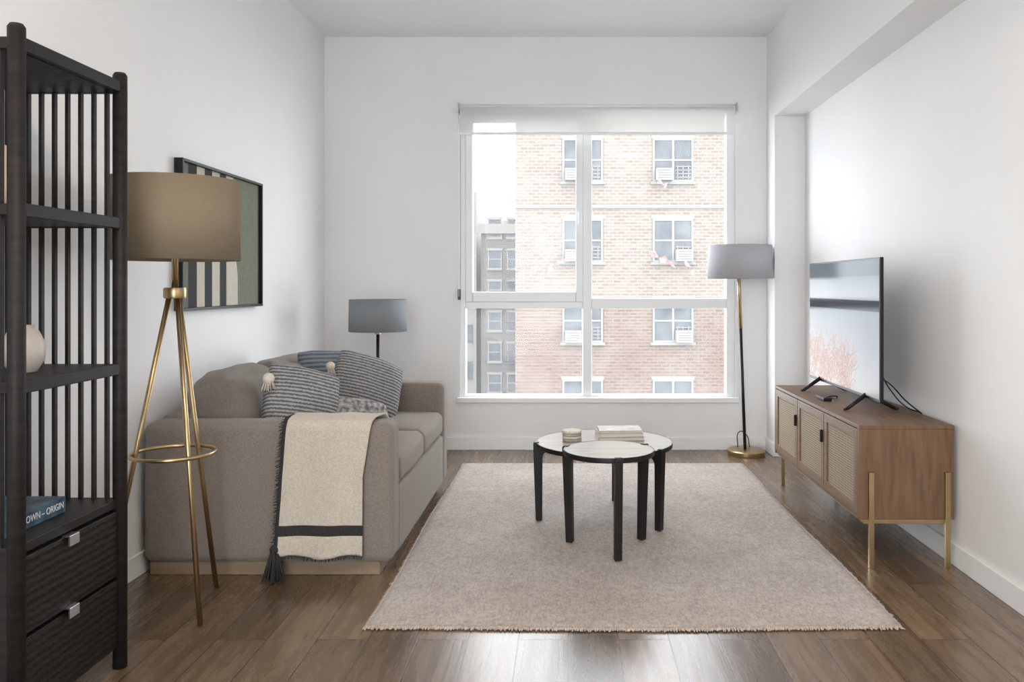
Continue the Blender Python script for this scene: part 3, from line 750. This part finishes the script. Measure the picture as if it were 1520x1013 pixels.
# ------------------------------------------------------------------ shelving unit
U=group('shelving_unit',(-1.44,2.085,0))
ux0,ux1,uy0,uy1=-1.59,-1.283,1.885,2.32
bm=bmesh.new()
for x in (ux0,ux1):
    for y in (uy0,uy1):
        bmcyl(bm,(x,y,0),(x,y,1.692),.019,.019,24); bmcyl(bm,(x,y,1.692),(x,y,1.70),.019,.014,24)
frombm('posts',bm,M_darkwood,U)
sh=[]
for z in (1.672,1.283,.868,.483):
    th=.03 if z>1.6 else .024
    sh.append((ux0+.002,ux1-.002,uy0+.002,uy1-.002,z-th,z))
boxes('shelves',sh,M_darkwood,U,.002)
boxes('rails',[(ux1-.012,ux1+.010,uy0+.015,uy1-.015,z-.03,z+.002) for z in (1.672,1.283,.868)],M_darkwood,U,.003)
sl=[]
for i in range(7):
    x=ux0+.045+i*.0375
    for y in (uy1,uy0): sl.append((x-.0045,x+.0045,y-.007,y+.007,.483,1.645))
boxes('slats',sl,M_darkwood,U,.001)
boxes('end_rails',[(ux0+.01,ux1-.01,y-.009,y+.009,z-.026,z) for y in (uy0,uy1) for z in (1.667,1.282,.867,.483)],M_darkwood,U,.002)
boxes('drawer_box',[(ux0,ux1-.016,uy0+.0,uy1-.0,.055,.46)],M_darkwood,U,.002)
boxes('drawer_fronts',[(ux1-.015,ux1+.004,uy0+.020,uy1-.020,.268,.452),(ux1-.015,ux1+.004,uy0+.020,uy1-.020,.065,.258)],M_drawer,U,.002)
hb=bmesh.new()
for z in (.452,.268):
    bmbox(hb,(ux1-.004,ux1+.016,2.06,2.10,z-.001,z+.003)); bmbox(hb,(ux1+.013,ux1+.017,2.06,2.10,z-.024,z+.001))
frombm('pull_tabs',hb,M_steel,U)
lathe('vase',[(0,0),(.032,0),(.04,.03),(.038,.08),(.02,.11),(.014,.13),(.018,.15)],(-1.385,1.99,1.284),M_terra,None,40).name='tan_vase'
lathe('pot',[(0,0),(.03,0),(.048,.03),(.05,.07),(.035,.105),(.024,.112),(.026,.12)],(-1.405,2.09,.869),M_ceramic,None,40).name='ceramic_vase'
BO=group('hardcover_novel',(-1.43,2.04,.483))
M_bookc=mat('navy_book_jacket',(.012,.03,.06),.35,c2=(.06,.13,.19),nscale=22)
M_silver=mat('silver_lettering',(.75,.78,.8),.4)
by0,by1,bX0,bX1,bz=1.925,2.18,-1.515,-1.352,.4835
boxes('jacket',[(bX0,bX1,by0,by1,bz,bz+.003),(bX0,bX1,by0,by1,bz+.039,bz+.042),(bX1-.004,bX1,by0,by1,bz+.003,bz+.039)],M_bookc,BO,.001)
boxes('pages',[(bX0+.004,bX1-.004,by0+.004,by1-.004,bz+.003,bz+.039)],M_paper,BO)
tx=bpy.data.curves.new('spine_text','FONT'); tx.body='BROWN – ORIGIN'; tx.size=.025; tx.extrude=.0003; tx.align_x='RIGHT'; tx.align_y='CENTER'
to=bpy.data.objects.new('spine_text',tx); COL.objects.link(to); tx.materials.append(M_silver)
to.location=(bX1+.0004,by1-.008,bz+.021); to.rotation_euler=(math.radians(90),0,math.radians(90)); to.scale=(.85,1,1)
to.parent=BO; to.matrix_parent_inverse=Matrix.Translation(-Vector(BO.location))

# ------------------------------------------------------------------ light
w=bpy.data.worlds.new('World'); scn.world=w; w.use_nodes=True
bg=w.node_tree.nodes['Background']; bg.inputs[0].default_value=(.90,.95,1.0,1); bg.inputs[1].default_value=9.0
def portal(name,loc,rot,sx,sy):
    l=bpy.data.lights.new(name,'AREA'); l.shape='RECTANGLE'; l.size=sx; l.size_y=sy; l.cycles.is_portal=True
    ob=bpy.data.objects.new(name,l); ob.location=loc; ob.rotation_euler=rot; COL.objects.link(ob); return ob
portal('window_portal',(.195,5.66,1.32),(math.radians(-90),0,0),1.84,1.95)
portal('fill_opening_portal',((OX0+OX1)/2,Y0-.17,OZ1/2),(math.radians(90),0,0),OX1-OX0,OZ1)  # guides sky fill through the added opening behind the camera
for k,(x,y) in enumerate(((-.75,.9),(.75,.9))):  # unseen warm fill lamps, added to brighten the near part of the room
    g=group('fill_light' if k==0 else 'fill_light.001',(x,y,ZC))
    lathe('housing',[(.16,0),(.17,-.01),(.17,-.05),(.155,-.055),(.155,-.03),(0,-.03)],(x,y,ZC),M_trim,g,48)
    l=bpy.data.lights.new('lamp','AREA'); l.shape='DISK'; l.size=.29; l.energy=20; l.color=(1,.84,.66)
    ob=bpy.data.objects.new('lamp',l); ob.location=(x,y,ZC-.045); COL.objects.link(ob); ob.parent=g; ob.matrix_parent_inverse=Matrix.Translation(-Vector(g.location))

# ------------------------------------------------------------------ camera
cam=bpy.data.cameras.new('camera'); cam.lens=1204/1520*36; cam.sensor_width=36; cam.sensor_fit='HORIZONTAL'
cam.shift_x=-84/1520; cam.shift_y=-81.5/1520; cam.clip_start=.05; cam.clip_end=300
co=bpy.data.objects.new('camera',cam); COL.objects.link(co); co.location=(0,0,1.09); co.rotation_euler=(math.radians(90),0,0)
scn.camera=co
scn.view_settings.view_transform='Standard'; scn.view_settings.look='None'; scn.view_settings.exposure=0.0
